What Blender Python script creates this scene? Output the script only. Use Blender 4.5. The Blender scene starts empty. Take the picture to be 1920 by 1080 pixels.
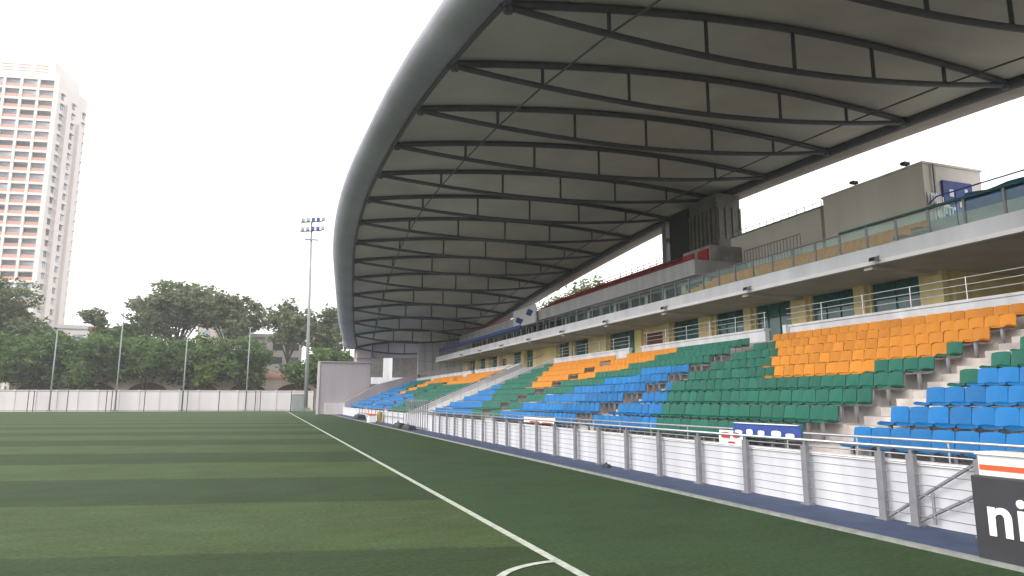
import bpy, math, random
import numpy as np
from mathutils import Vector, Matrix

random.seed(7)
rng = np.random.default_rng(7)
S = 1.25                      # all coordinates below are in units of 1.25 m
scene = bpy.context.scene
C = scene.collection

# ------------------------------------------------------------------ camera
cam_d = bpy.data.cameras.new('camera')
cam_d.sensor_width = 36.0
cam_d.lens = 36.0 * 1280 / 1920
cam_d.clip_start = 0.05
cam_d.clip_end = 3000
cam = bpy.data.objects.new('camera', cam_d)
C.objects.link(cam)
cam.location = (0, 0, 1.6 * S)
cam.rotation_euler = (math.radians(90 + 9.317), 0, math.radians(-19.53))
scene.camera = cam

# ------------------------------------------------------------------ sky, sun, exposure
SUN_EL, SUN_AZ = math.radians(30), math.radians(248)     # azimuth clockwise from +Y
world = bpy.data.worlds.new('World')
scene.world = world
world.use_nodes = True
wn, wl = world.node_tree.nodes, world.node_tree.links
wn.clear()
w_out = wn.new('ShaderNodeOutputWorld')
w_bg = wn.new('ShaderNodeBackground')
w_bg.inputs['Strength'].default_value = 0.12
sky_t = wn.new('ShaderNodeTexSky')
sky_t.sky_type = 'NISHITA'
sky_t.sun_disc = False
sky_t.sun_elevation = SUN_EL
sky_t.sun_rotation = SUN_AZ
w_tc = wn.new('ShaderNodeTexCoord')
w_noise = wn.new('ShaderNodeTexNoise')
w_noise.inputs['Scale'].default_value = 2.2
w_noise.inputs['Detail'].default_value = 5
w_ramp = wn.new('ShaderNodeValToRGB')
w_ramp.color_ramp.elements[0].position = 0.3
w_ramp.color_ramp.elements[0].color = (9.2, 9.2, 9.25, 1)
w_ramp.color_ramp.elements[1].position = 0.7
w_ramp.color_ramp.elements[1].color = (11.0, 10.9, 10.8, 1)
w_mix = wn.new('ShaderNodeMixRGB')
w_mix.inputs['Fac'].default_value = 0.94          # an overcast deck over the clear sky
wl.new(w_tc.outputs['Generated'], w_noise.inputs['Vector'])
wl.new(w_noise.outputs['Fac'], w_ramp.inputs['Fac'])
wl.new(sky_t.outputs['Color'], w_mix.inputs['Color1'])
wl.new(w_ramp.outputs['Color'], w_mix.inputs['Color2'])
wl.new(w_mix.outputs['Color'], w_bg.inputs['Color'])
wl.new(w_bg.outputs['Background'], w_out.inputs['Surface'])

sun_d = bpy.data.lights.new('sun', 'SUN')
sun_d.energy = 1.5
sun_d.angle = math.radians(40)
sun_d.color = (1.0, 0.96, 0.9)
sun = bpy.data.objects.new('sun', sun_d)
C.objects.link(sun)
sd = Vector((math.sin(SUN_AZ) * math.cos(SUN_EL), math.cos(SUN_AZ) * math.cos(SUN_EL), math.sin(SUN_EL)))
sun.rotation_euler = (-sd).to_track_quat('-Z', 'Y').to_euler()

vs = scene.view_settings
vs.view_transform = 'Standard'
vs.look = 'None'
vs.exposure = 0.95
vs.gamma = 1.0
vs.use_curve_mapping = False
scene.cycles.max_bounces = 6
scene.cycles.diffuse_bounces = 4

# ------------------------------------------------------------------ materials
MATS = {}


def mat(name, col, rough=0.7, var=0.12, scale=3.0, metallic=0.0, bump=0.0, bscale=40.0, rand=0.0, spec=0.4, stain=0.0, streak=False, trans=0.0):
    m = bpy.data.materials.new(name)
    m.use_nodes = True
    nt = m.node_tree
    b = nt.nodes['Principled BSDF']
    b.inputs['Roughness'].default_value = rough
    b.inputs['Metallic'].default_value = metallic
    b.inputs['Specular IOR Level'].default_value = spec
    tc = nt.nodes.new('ShaderNodeTexCoord')
    src = tc.outputs['Object']
    nz = nt.nodes.new('ShaderNodeTexNoise')
    nz.inputs['Scale'].default_value = scale
    nz.inputs['Detail'].default_value = 6
    if streak:                                    # rain streaks: noise stretched downwards
        mp = nt.nodes.new('ShaderNodeMapping')
        mp.inputs['Scale'].default_value = (1, 1, 0.12)
        nt.links.new(src, mp.inputs['Vector'])
        nt.links.new(mp.outputs['Vector'], nz.inputs['Vector'])
    else:
        nt.links.new(src, nz.inputs['Vector'])
    rp = nt.nodes.new('ShaderNodeValToRGB')
    rp.color_ramp.elements[0].position = 0.3
    rp.color_ramp.elements[1].position = 0.7
    lo = [max(0, c * (1 - var)) for c in col]
    hi = [min(1, c * (1 + var)) for c in col]
    if stain:
        lo = [c * (1 - stain) for c in lo]
    rp.color_ramp.elements[0].color = (*lo, 1)
    rp.color_ramp.elements[1].color = (*hi, 1)
    nt.links.new(nz.outputs['Fac'], rp.inputs['Fac'])
    out = rp.outputs['Color']
    if rand:
        oi = nt.nodes.new('ShaderNodeObjectInfo')
        hs = nt.nodes.new('ShaderNodeHueSaturation')
        mr = nt.nodes.new('ShaderNodeMapRange')
        mr.inputs['To Min'].default_value = 1 - rand
        mr.inputs['To Max'].default_value = 1 + rand
        nt.links.new(oi.outputs['Random'], mr.inputs['Value'])
        nt.links.new(mr.outputs['Result'], hs.inputs['Value'])
        nt.links.new(out, hs.inputs['Color'])
        out = hs.outputs['Color']
    nt.links.new(out, b.inputs['Base Color'])
    if bump:
        n2 = nt.nodes.new('ShaderNodeTexNoise')
        n2.inputs['Scale'].default_value = bscale
        n2.inputs['Detail'].default_value = 4
        nt.links.new(src, n2.inputs['Vector'])
        bp = nt.nodes.new('ShaderNodeBump')
        bp.inputs['Strength'].default_value = bump
        bp.inputs['Distance'].default_value = 0.03
        nt.links.new(n2.outputs['Fac'], bp.inputs['Height'])
        nt.links.new(bp.outputs['Normal'], b.inputs['Normal'])
    if trans:
        b.inputs['Transmission Weight'].default_value = trans
    MATS[name] = m
    return m


def turf_mat():
    m = bpy.data.materials.new('striped_turf')
    m.use_nodes = True
    nt = m.node_tree
    N, L = nt.nodes, nt.links
    b = N['Principled BSDF']
    b.inputs['Roughness'].default_value = 0.85
    b.inputs['Specular IOR Level'].default_value = 0.15
    tc = N.new('ShaderNodeTexCoord')
    sep = N.new('ShaderNodeSeparateXYZ')
    L.new(tc.outputs['Object'], sep.inputs['Vector'])

    def mth(op, a, bb=None):
        n = N.new('ShaderNodeMath')
        n.operation = op
        for i, v in enumerate((a, bb)):
            if v is None:
                continue
            if isinstance(v, (int, float)):
                n.inputs[i].default_value = v
            else:
                L.new(v, n.inputs[i])
        return n.outputs[0]
    wob = N.new('ShaderNodeTexNoise')
    wob.inputs['Scale'].default_value = 0.35
    L.new(tc.outputs['Object'], wob.inputs['Vector'])
    u = mth('ADD', sep.outputs['Y'], mth('MULTIPLY', sep.outputs['X'], STRIPE_TAN))
    u = mth('ADD', u, mth('MULTIPLY', wob.outputs['Fac'], 0.35))
    rag = N.new('ShaderNodeTexNoise')
    rag.inputs['Scale'].default_value = 6.0
    L.new(tc.outputs['Object'], rag.inputs['Vector'])
    u = mth('ADD', u, mth('MULTIPLY', rag.outputs['Fac'], 0.25))
    u = mth('ADD', u, -STRIPE_OFF * S - 0.12)
    ph = mth('MULTIPLY', u, 1 / (2 * STRIPE_W * S))
    fr = mth('FRACT', ph)
    tri = mth('ABSOLUTE', mth('SUBTRACT', fr, 0.5))        # 0..0.5, 0.25 = boundary
    st = N.new('ShaderNodeMapRange')
    st.inputs['From Min'].default_value = 0.243
    st.inputs['From Max'].default_value = 0.257
    L.new(tri, st.inputs['Value'])
    mx = N.new('ShaderNodeMixRGB')
    mx.inputs['Color1'].default_value = (*TURF_DARK, 1)
    mx.inputs['Color2'].default_value = (*TURF_LIGHT, 1)
    L.new(st.outputs['Result'], mx.inputs['Fac'])
    # the run-off beyond the touchline is one plain green
    side = N.new('ShaderNodeMapRange')
    side.inputs['From Min'].default_value = 2.84 * S
    side.inputs['From Max'].default_value = 2.86 * S
    L.new(sep.outputs['X'], side.inputs['Value'])
    mx2 = N.new('ShaderNodeMixRGB')
    mx2.inputs['Color2'].default_value = (*TURF_SIDE, 1)
    L.new(side.outputs['Result'], mx2.inputs['Fac'])
    L.new(mx.outputs['Color'], mx2.inputs['Color1'])
    # blotches and fibre grain
    n1 = N.new('ShaderNodeTexNoise')
    n1.inputs['Scale'].default_value = 0.55
    n1.inputs['Detail'].default_value = 6
    L.new(tc.outputs['Object'], n1.inputs['Vector'])
    n2 = N.new('ShaderNodeTexNoise')
    n2.inputs['Scale'].default_value = 14
    n2.inputs['Detail'].default_value = 5
    L.new(tc.outputs['Object'], n2.inputs['Vector'])
    f = mth('ADD', mth('MULTIPLY', n1.outputs['Fac'], 0.62), mth('MULTIPLY', n2.outputs['Fac'], 1.3))
    n4 = N.new('ShaderNodeTexNoise')
    n4.inputs['Scale'].default_value = 2.6
    n4.inputs['Detail'].default_value = 3
    mp4 = N.new('ShaderNodeMapping')
    mp4.inputs['Scale'].default_value = (0.45, 1.0, 1.0)
    L.new(tc.outputs['Object'], mp4.inputs['Vector'])
    L.new(mp4.outputs['Vector'], n4.inputs['Vector'])
    f = mth('ADD', f, mth('MULTIPLY', n4.outputs['Fac'], 0.45))
    f = mth('ADD', f, -0.185)
    hs = N.new('ShaderNodeHueSaturation')
    L.new(f, hs.inputs['Value'])
    hu = mth('ADD', mth('MULTIPLY', n1.outputs['Fac'], 0.05), 0.475)
    L.new(hu, hs.inputs['Hue'])
    L.new(mx2.outputs['Color'], hs.inputs['Color'])
    L.new(hs.outputs['Color'], b.inputs['Base Color'])
    bp = N.new('ShaderNodeBump')
    bp.inputs['Strength'].default_value = 0.6
    bp.inputs['Distance'].default_value = 0.02
    n3 = N.new('ShaderNodeTexNoise')
    n3.inputs['Scale'].default_value = 70
    L.new(tc.outputs['Object'], n3.inputs['Vector'])
    L.new(n3.outputs['Fac'], bp.inputs['Height'])
    L.new(bp.outputs['Normal'], b.inputs['Normal'])
    return m


STRIPE_TAN, STRIPE_OFF, STRIPE_W = 0.225, 10.1, 3.75
TURF_LIGHT, TURF_DARK, TURF_SIDE = (0.049, 0.073, 0.0265), (0.030, 0.0485, 0.0195), (0.032, 0.057, 0.024)
M_TURF = turf_mat()
mat('ground', (0.16, 0.15, 0.12), 0.9, 0.3, 0.3)
mat('line_paint', (0.42, 0.45, 0.38), 0.8, 0.18, 9, stain=0.15)
mat('kerb', (0.24, 0.25, 0.23), 0.85, 0.2, 5, bump=0.3)
mat('track', (0.044, 0.062, 0.120), 0.75, 0.18, 2.5, bump=0.4, bscale=90)
mat('white_wall', (0.66, 0.66, 0.70), 0.6, 0.06, 1.5, stain=0.20, streak=True)
mat('fascia', (0.70, 0.71, 0.76), 0.55, 0.06, 0.8, stain=0.12, streak=True)
mat('fascia_lip', (0.84, 0.82, 0.83), 0.55, 0.05, 0.8)
mat('concrete', (0.36, 0.34, 0.32), 0.85, 0.18, 1.2, bump=0.25, stain=0.15)
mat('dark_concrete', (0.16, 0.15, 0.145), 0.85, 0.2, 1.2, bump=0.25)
mat('step_concrete', (0.52, 0.47, 0.44), 0.85, 0.2, 2.0, bump=0.25, stain=0.2)
mat('pale_concrete', (0.50, 0.49, 0.51), 0.8, 0.1, 0.8, stain=0.12, streak=True)
mat('end_wall', (0.40, 0.36, 0.385), 0.8, 0.07, 0.5, stain=0.08, streak=True)
mat('beige', (0.74, 0.70, 0.65), 0.8, 0.05, 0.5, stain=0.06, streak=True)
mat('soffit', (0.58, 0.53, 0.48), 0.85, 0.1, 0.7)
mat('yellow', (0.82, 0.69, 0.36), 0.75, 0.08, 1.0, stain=0.1, streak=True)
mat('steel', (0.42, 0.42, 0.45), 0.38, 0.1, 4, metallic=0.75)
mat('grey_steel', (0.23, 0.23, 0.25), 0.5, 0.12, 4, metallic=0.3)
mat('truss_steel', (0.07, 0.07, 0.085), 0.5, 0.15, 3)
mat('membrane', (0.53, 0.525, 0.48), 0.8, 0.09, 0.25, stain=0.1, rand=0.07)
mat('nose', (0.35, 0.355, 0.41), 0.75, 0.07, 0.35, stain=0.08)
mat('roof_top', (0.45, 0.46, 0.48), 0.5, 0.08, 0.4)
mat('eave', (0.42, 0.38, 0.37), 0.7, 0.08, 0.5)
mat('seat_blue', (0.002, 0.14, 0.38), 0.5, 0.12, 3, rand=0.16, stain=0.08)
mat('seat_green', (0.006, 0.112, 0.075), 0.5, 0.14, 3, rand=0.18, stain=0.08)
mat('seat_orange', (0.55, 0.205, 0.012), 0.5, 0.09, 3, rand=0.13, stain=0.06)
mat('seat_red', (0.14, 0.03, 0.03), 0.45, 0.1, 2)
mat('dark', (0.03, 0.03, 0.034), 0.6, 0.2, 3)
mat('window_green', (0.035, 0.13, 0.125), 0.12, 0.45, 0.9, spec=0.6)
mat('window_dark', (0.03, 0.035, 0.04), 0.1, 0.3, 1.0, spec=0.6)
mat('frame_green', (0.015, 0.09, 0.07), 0.5, 0.1, 3)
mat('blue_paint', (0.03, 0.06, 0.25), 0.6, 0.15, 2)
mat('red_paint', (0.42, 0.03, 0.035), 0.55, 0.1, 2)
mat('white_paint', (0.80, 0.80, 0.80), 0.5, 0.05, 2)
mat('brown_door', (0.16, 0.07, 0.03), 0.6, 0.2, 2)
mat('board_black', (0.04, 0.04, 0.047), 0.45, 0.1, 2)
mat('orange_paint', (0.75, 0.10, 0.03), 0.5, 0.08, 2)
mat('yellow_paint', (0.40, 0.29, 0.09), 0.5, 0.08, 2)
mat('bark', (0.10, 0.075, 0.055), 0.9, 0.3, 4, bump=0.5)
mat('tower_wall', (0.61, 0.575, 0.555), 0.7, 0.03, 0.1)
mat('tower_side', (0.60, 0.55, 0.53), 0.7, 0.03, 0.1)
mat('tower_window', (0.20, 0.235, 0.28), 0.25, 0.5, 0.25, rand=0.8)
mat('tower_parapet', (0.52, 0.29, 0.23), 0.8, 0.1, 0.3, rand=0.12)
mat('cream', (0.62, 0.52, 0.42), 0.8, 0.1, 0.4, stain=0.1)
mat('roof_tile', (0.28, 0.13, 0.10), 0.8, 0.2, 1.5)
mat('pole', (0.24, 0.26, 0.265), 0.55, 0.1, 2)
mat('far_wall', (0.60, 0.565, 0.57), 0.7, 0.05, 0.3, stain=0.1, streak=True)


def leaf_mat(name, c0, c1):
    m = bpy.data.materials.new(name)
    m.use_nodes = True
    nt = m.node_tree
    b = nt.nodes['Principled BSDF']
    b.inputs['Roughness'].default_value = 0.6
    b.inputs['Specular IOR Level'].default_value = 0.25
    tc = nt.nodes.new('ShaderNodeTexCoord')
    nz = nt.nodes.new('ShaderNodeTexNoise')
    nz.inputs['Scale'].default_value = 0.7
    nz.inputs['Detail'].default_value = 8
    rp = nt.nodes.new('ShaderNodeValToRGB')
    rp.color_ramp.elements[0].position = 0.35
    rp.color_ramp.elements[1].position = 0.68
    rp.color_ramp.elements[0].color = (*c0, 1)
    rp.color_ramp.elements[1].color = (*c1, 1)
    nt.links.new(tc.outputs['Object'], nz.inputs['Vector'])
    nt.links.new(nz.outputs['Fac'], rp.inputs['Fac'])
    nt.links.new(rp.outputs['Color'], b.inputs['Base Color'])
    tr = nt.nodes.new('ShaderNodeBsdfTranslucent')
    nt.links.new(rp.outputs['Color'], tr.inputs['Color'])
    ms = nt.nodes.new('ShaderNodeMixShader')
    ms.inputs['Fac'].default_value = 0.4
    nt.links.new(b.outputs['BSDF'], ms.inputs[1])
    nt.links.new(tr.outputs['BSDF'], ms.inputs[2])
    nt.links.new(ms.outputs['Shader'], nt.nodes['Material Output'].inputs['Surface'])
    MATS[name] = m


leaf_mat('leaf_mid', (0.06, 0.088, 0.042), (0.23, 0.27, 0.14))
leaf_mat('leaf_dark', (0.038, 0.078, 0.026), (0.16, 0.25, 0.075))
leaf_mat('leaf_bright', (0.06, 0.11, 0.025), (0.16, 0.22, 0.05))

# thin green glass
gm = bpy.data.materials.new('green_glass')
gm.use_nodes = True
nt = gm.node_tree
nt.nodes.clear()
go = nt.nodes.new('ShaderNodeOutputMaterial')
gt = nt.nodes.new('ShaderNodeBsdfTransparent')
gt.inputs['Color'].default_value = (0.86, 0.945, 0.915, 1)
gg = nt.nodes.new('ShaderNodeBsdfGlossy')
gg.inputs['Roughness'].default_value = 0.06
gg.inputs['Color'].default_value = (0.8, 0.95, 0.9, 1)
gx = nt.nodes.new('ShaderNodeMixShader')
gx.inputs['Fac'].default_value = 0.03
nt.links.new(gt.outputs[0], gx.inputs[1])
nt.links.new(gg.outputs[0], gx.inputs[2])
nt.links.new(gx.outputs[0], go.inputs['Surface'])
MATS['green_glass'] = gm


# ------------------------------------------------------------------ mesh helpers
class MB:
    def __init__(self):
        self.v, self.f, self.mi = [], [], []

    def add(self, vs_, fs, mi=0):
        o = len(self.v)
        self.v += [tuple(p) for p in vs_]
        self.f += [tuple(i + o for i in q) for q in fs]
        self.mi += [mi] * len(fs)
        return self

    def box(self, x0, x1, y0, y1, z0, z1, mi=0):
        x0, x1 = min(x0, x1), max(x0, x1)
        y0, y1 = min(y0, y1), max(y0, y1)
        z0, z1 = min(z0, z1), max(z0, z1)
        return self.add([(x0, y0, z0), (x1, y0, z0), (x1, y1, z0), (x0, y1, z0), (x0, y0, z1), (x1, y0, z1), (x1, y1, z1), (x0, y1, z1)],
                        [(0, 3, 2, 1), (4, 5, 6, 7), (0, 1, 5, 4), (1, 2, 6, 5), (2, 3, 7, 6), (3, 0, 4, 7)], mi)

    def prism(self, poly, axis, a0, a1, mi=0):
        """poly: 2-D outline; axis 'y': points are (x,z), extruded a0..a1 in y; 'x': points (y,z); 'z': points (x,y)."""
        def P(p, a):
            return {'y': (p[0], a, p[1]), 'x': (a, p[0], p[1]), 'z': (p[0], p[1], a)}[axis]
        n = len(poly)
        vv = [P(p, a0) for p in poly] + [P(p, a1) for p in poly]
        ff = [tuple(range(n)), tuple(range(2 * n - 1, n - 1, -1))] + [(i, i + n, (i + 1) % n + n, (i + 1) % n) for i in range(n)]
        return self.add(vv, ff, mi)

    def tube(self, pts, r, n=8, r1=None, mi=0):
        pts = [Vector(p) for p in pts]
        k = len(pts)
        vv, ff = [], []
        for i, p in enumerate(pts):
            d = (pts[min(i + 1, k - 1)] - pts[max(i - 1, 0)]).normalized()
            ref = Vector((0, 0, 1)) if abs(d.z) < 0.9 else Vector((1, 0, 0))
            a = d.cross(ref).normalized()
            b = a.cross(d)
            rr = r if r1 is None else r + (r1 - r) * i / (k - 1)
            for j in range(n):
                t = 2 * math.pi * (j + 0.5) / n
                vv.append(p + a * (rr * math.cos(t)) + b * (rr * math.sin(t)))
        for i in range(k - 1):
            for j in range(n):
                ff.append((i * n + j, i * n + (j + 1) % n, (i + 1) * n + (j + 1) % n, (i + 1) * n + j))
        ff.append(tuple(range(n - 1, -1, -1)))
        ff.append(tuple((k - 1) * n + j for j in range(n)))
        return self.add(vv, ff, mi)

    def loft(self, rows, mi=0):
        m_ = len(rows[0])
        vv = [p for r in rows for p in r]
        ff = []
        for i in range(len(rows) - 1):
            for j in range(m_ - 1):
                a = i * m_ + j
                ff.append((a, a + 1, a + m_ + 1, a + m_))
        return self.add(vv, ff, mi)

    def mesh(self, name, mats, off=(0, 0, 0), smooth=False):
        me = bpy.data.meshes.new(name)
        v = (np.array(self.v, dtype=float) - np.array(off)) * S
        me.from_pydata(v.tolist(), [], self.f)
        for m_ in (mats if isinstance(mats, (list, tuple)) else [mats]):
            me.materials.append(MATS[m_] if isinstance(m_, str) else m_)
        if any(self.mi):
            me.polygons.foreach_set('material_index', self.mi)
        if smooth:
            me.polygons.foreach_set('use_smooth', [True] * len(me.polygons))
        me.update()
        return me


def origin_of(o):
    p = Vector((0, 0, 0))
    while o is not None:
        p += o.location / S
        o = o.parent
    return p


def build(mb, name, mats, parent=None, smooth=False, loc=None, label=None):
    """One mesh object from world-space (unit) coordinates."""
    base = origin_of(parent)
    if loc is None:
        loc = base
    loc = Vector(loc)
    o = bpy.data.objects.new(name, mb.mesh(name, mats, tuple(loc), smooth))
    C.objects.link(o)
    o.parent = parent
    o.location = (loc - base) * S
    if label:
        o['label'] = label
    return o


def inst(me, name, loc, parent=None, rz=0.0):
    o = bpy.data.objects.new(name, me)
    C.objects.link(o)
    o.parent = parent
    o.location = (Vector(loc) - origin_of(parent)) * S
    o.rotation_euler = (0, 0, rz)
    return o


def empty(name, loc):
    o = bpy.data.objects.new(name, None)
    o.empty_display_size = 0.3
    C.objects.link(o)
    o.location = Vector(loc) * S
    return o


def tag(o, label=None, cat=None, group=None, kind=None):
    for k, v in (('label', label), ('category', cat), ('group', group), ('kind', kind)):
        if v:
            o[k] = v
    return o


def bevel(o, w=0.01, seg=2):
    m_ = o.modifiers.new('bevel', 'BEVEL')
    m_.width = w * S
    m_.segments = seg
    m_.limit_method = 'ANGLE'
    return o


# ================================================================== GROUND
def sheet(x0, x1, y0, y1, z):
    return MB().add([(x0, y0, z), (x1, y0, z), (x1, y1, z), (x0, y1, z)], [(0, 1, 2, 3)])


tag(build(sheet(-900, 900, -300, 1500, -0.06), 'ground', 'ground', loc=(0, 0, -0.06)), kind='structure')
pitch = tag(build(MB().box(-75, 6.79, -12, 111.0, -0.05, 0.0), 'pitch', M_TURF, loc=(0, 0, 0)), kind='structure')
build(sheet(2.79, 2.89, 5.80, 106, 0.004), 'touch_line', 'line_paint', pitch)
build(sheet(-65, 2.89, 5.70, 5.80, 0.004), 'goal_line', 'line_paint', pitch)
arc = MB()
n = 18
rows = []
for i in range(n + 1):
    a = math.pi / 2 + (math.pi / 2) * i / n
    rows.append([(2.84 + r * math.cos(a), 5.75 + r * math.sin(a), 0.008) for r in (0.85, 0.93)])
build(arc.loft(rows), 'corner_arc', 'line_paint', pitch)
kerb = MB().box(6.79, 6.89, -12, 100, -0.05, 0.035)
tag(build(kerb, 'kerb', 'kerb'), kind='structure')
tag(build(MB().box(6.89, 8.06, -12, 100, -0.05, 0.012), 'running_track', 'track'), kind='structure')

# ================================================================== GRANDSTAND
stand = empty('grandstand', (8.06, 0, 0))
tag(stand, 'long two-tier concrete grandstand with white balcony fascia and yellow concourse wall', 'grandstand')
Y0, Y1 = -4.0, 80.5
XK = 16.26
X0, DX, Z0, DZ, NR = 8.53, 0.82, 0.90, 0.315, 9
PAN = 0.36


def row_x(k):
    return X0 + DX * (k - 1)


def row_z(k):                      # tread level
    return Z0 + DZ * (k - 1) - PAN


build(MB().box(8.08, 8.22, Y0, 79, -0.05, 0.76), 'front_wall', 'white_wall', stand)
build(MB().box(8.05, 8.25, Y0, 79, 0.76, 0.80), 'coping', 'fascia_lip', stand)
build(MB().box(8.22, 8.48, Y0, 79, 0.0, 0.30), 'walkway', 'concrete', stand)

# sections of seats between the stairs (the wide grey ramp lies at 38.6..43.6)
SECT = [(2.2, 8.72), (9.78, 18.35), (19.25, 28.05), (28.95, 38.3), (44.2, 55.2), (56.2, 67.2), (68.2, 79.4)]
AISLES = [(8.72, 9.78), (18.35, 19.25), (28.05, 28.95), (55.2, 56.2), (67.2, 68.2)]
for s0, s1 in SECT:
    for k in range(1, NR + 1):
        xf = row_x(k) - 0.32
        build(MB().box(xf, XK if k == NR else xf + DX - 0.003, s0 - (4 if s0 < 3 else 0), s1, row_z(k) - 0.5, row_z(k)), 'terrace_step', 'step_concrete' if k % 2 else 'concrete', stand)
for a0, a1 in AISLES:
    for k in range(0, NR):
        for h in (0, 1):
            x = row_x(k + 1) - 0.32 + h * DX / 2 - DX / 2
            z = row_z(k + 1) - DZ / 2 + h * DZ / 2 - 0.02
            if x < 8.3:
                continue
            build(MB().box(x, x + DX / 2 - 0.003, a0 + 0.006, a1 - 0.006, z - 0.35, z), 'stair_step', 'step_concrete', stand)
# wide ramp with low parapets
xa, xb = 8.5, 16.28
za, zb = 0.5, 3.75
build(MB().prism([(xa, za - 0.5), (xb, zb - 0.5), (xb, zb), (xa, za)], 'y', 38.62, 43.88), 'ramp', 'pale_concrete', stand)
for y in (38.3, 43.88):
    build(MB().prism([(xa, za - 0.5), (xb, zb - 0.5), (xb, zb + 0.30), (xa, za + 0.30)], 'y', y, y + 0.31), 'ramp_parapet', 'pale_concrete', stand)
for y in (40.1, 41.8):
    m = MB()
    m.tube([(xa + 0.3, y, za + 0.75), (xb, y, zb + 0.65)], 0.02, 6)
    for i in range(7):
        t = (i + 0.2) / 7
        m.tube([(xa + t * (xb - xa), y, za + t * (zb - za)), (xa + t * (xb - xa), y, za + t * (zb - za) + 0.68)], 0.015, 6)
    build(m, 'handrail', 'steel', stand)

# concourse floor, white kerb wall and rails on it
XK = 16.26
build(MB().box(XK, 22.2, Y0, 79, 3.2, 3.62), 'concourse_floor', 'concrete', stand)
KW = [(Y0, 18.45), (19.45, 27.9), (29.1, 38.3), (44.2, 55.2), (56.2, 79)]
for a, b in KW:
    build(MB().box(XK + 0.02, XK + 0.2, a, b, 3.25, 4.0), 'kerb_wall', 'white_wall', stand)
    build(MB().box(XK - 0.02, XK + 0.24, a - 0.01, b + 0.01, 4.0, 4.07), 'kerb_coping', 'white_wall', stand)
    m = MB()
    for z in (4.28, 4.46, 4.64):
        m.tube([(XK + 0.11, a, z), (XK + 0.11, b, z)], 0.014, 6)
    y = a + 0.1
    while y < b:
        m.tube([(XK + 0.11, y, 4.07), (XK + 0.11, y, 4.66)], 0.016, 6)
        y += 1.6
    build(m, 'rail', 'steel', stand)
for y in (18.40, 28.95):
    build(MB().box(XK - 0.14, XK + 0.0, y - 0.16, y, 3.1, 4.07), 'end_post', 'white_wall', stand)

# concourse back wall: yellow pieces between green windows, a door
WX = 21.8
SOF = 6.0
wins = [(17.85, 19.95, 'w'), (20.8, 23.05, 'w'), (24.3, 26.65, 'w'), (27.45, 29.75, 'w'), (31.3, 33.75, 'w'), (34.9, 36.9, 'd'), (38.2, 41.6, 'w'), (44.9, 47.2, 'w'), (47.8, 50.2, 'w'),
        (56.0, 57.6, 'w'), (59.0, 61.0, 'w'), (63.0, 64.5, 'd'), (66.0, 68.0, 'w'), (70.0, 72.0, 'w'), (74.0, 76.0, 'w')]
y = 16.9
for a, b, k in wins:
    build(MB().box(WX, WX + 0.25, y, a, 3.62, SOF), 'wall_panel', 'yellow', stand)
    if k == 'w':
        fr = build(MB().box(WX + 0.13, WX + 0.2, a, b, 3.62, SOF), 'window', 'frame_green', stand)
        npan = 3 if b - a > 2.1 else 2
        for i in range(npan):
            p0 = a + (b - a) * i / npan + 0.05
            p1 = a + (b - a) * (i + 1) / npan - 0.05
            build(MB().box(WX + 0.10, WX + 0.128, p0, p1, 3.75, 5.35), 'pane', 'window_green', fr)
            build(MB().box(WX + 0.10, WX + 0.128, p0, p1, 5.42, SOF - 0.04), 'pane', 'window_green', fr)
    else:
        build(MB().box(WX + 0.10, WX + 0.2, a, b, 3.62, 5.6), 'door', 'brown_door', stand)
        build(MB().box(WX, WX + 0.25, a, b, 5.6, SOF), 'door_lintel', 'yellow', stand)
    # shallow yellow pilaster beside each opening
    build(MB().box(WX - 0.22, WX - 0.003, b + 0.12, b + 0.62, 3.62, SOF), 'pilaster', 'yellow', stand)
    y = b
build(MB().box(WX, WX + 0.25, y, 79, 3.62, SOF), 'wall_panel', 'yellow', stand)
build(MB().box(WX - 0.25, WX, 16.75, 17.25, 3.62, SOF), 'pilaster', 'yellow', stand)
# the open, deep part of the concourse nearest the camera
build(MB().box(27.0, 27.25, Y0, 16.9, 3.62, SOF), 'back_wall', 'yellow', stand)
build(MB().box(WX + 0.25, 27.0, 16.7, 16.9, 3.62, SOF), 'return_wall', 'yellow', stand)
build(MB().box(22.2, 27.0, Y0, 16.7, 3.2, 3.62), 'concourse_floor', 'concrete', stand)
for y in (2.0, 6.5, 11.5):
    build(MB().box(21.6, 22.1, y, y + 0.5, 3.62, SOF), 'column', 'yellow', stand)

# upper deck: slab, soffit beams, fascia
FX = 18.5
build(MB().box(FX + 0.12, 27.3, Y0, 79, SOF, 6.30), 'deck_slab', 'soffit', stand)
build(MB().box(FX, FX + 0.12, Y0, 79, 6.10, 6.56), 'fascia', 'fascia', stand)
build(MB().box(FX - 0.05, FX + 0.12, Y0, 79, 5.97, 6.097), 'fascia_lip', 'fascia_lip', stand)
y = -2.0
while y < 78:
    build(MB().box(FX + 0.13, WX - 0.23, y, y + 0.35, 5.86, SOF - 0.003), 'soffit_beam', 'soffit', stand)
    y += 6.3
# upper terrace behind the glass
for k in range(6):
    x = 19.6 + k * 0.85
    build(MB().box(x, x + 0.85 - 0.003, Y0, 30.0, 6.3, 6.55 + 0.38 * k), 'upper_step', 'pale_concrete', stand)
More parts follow.
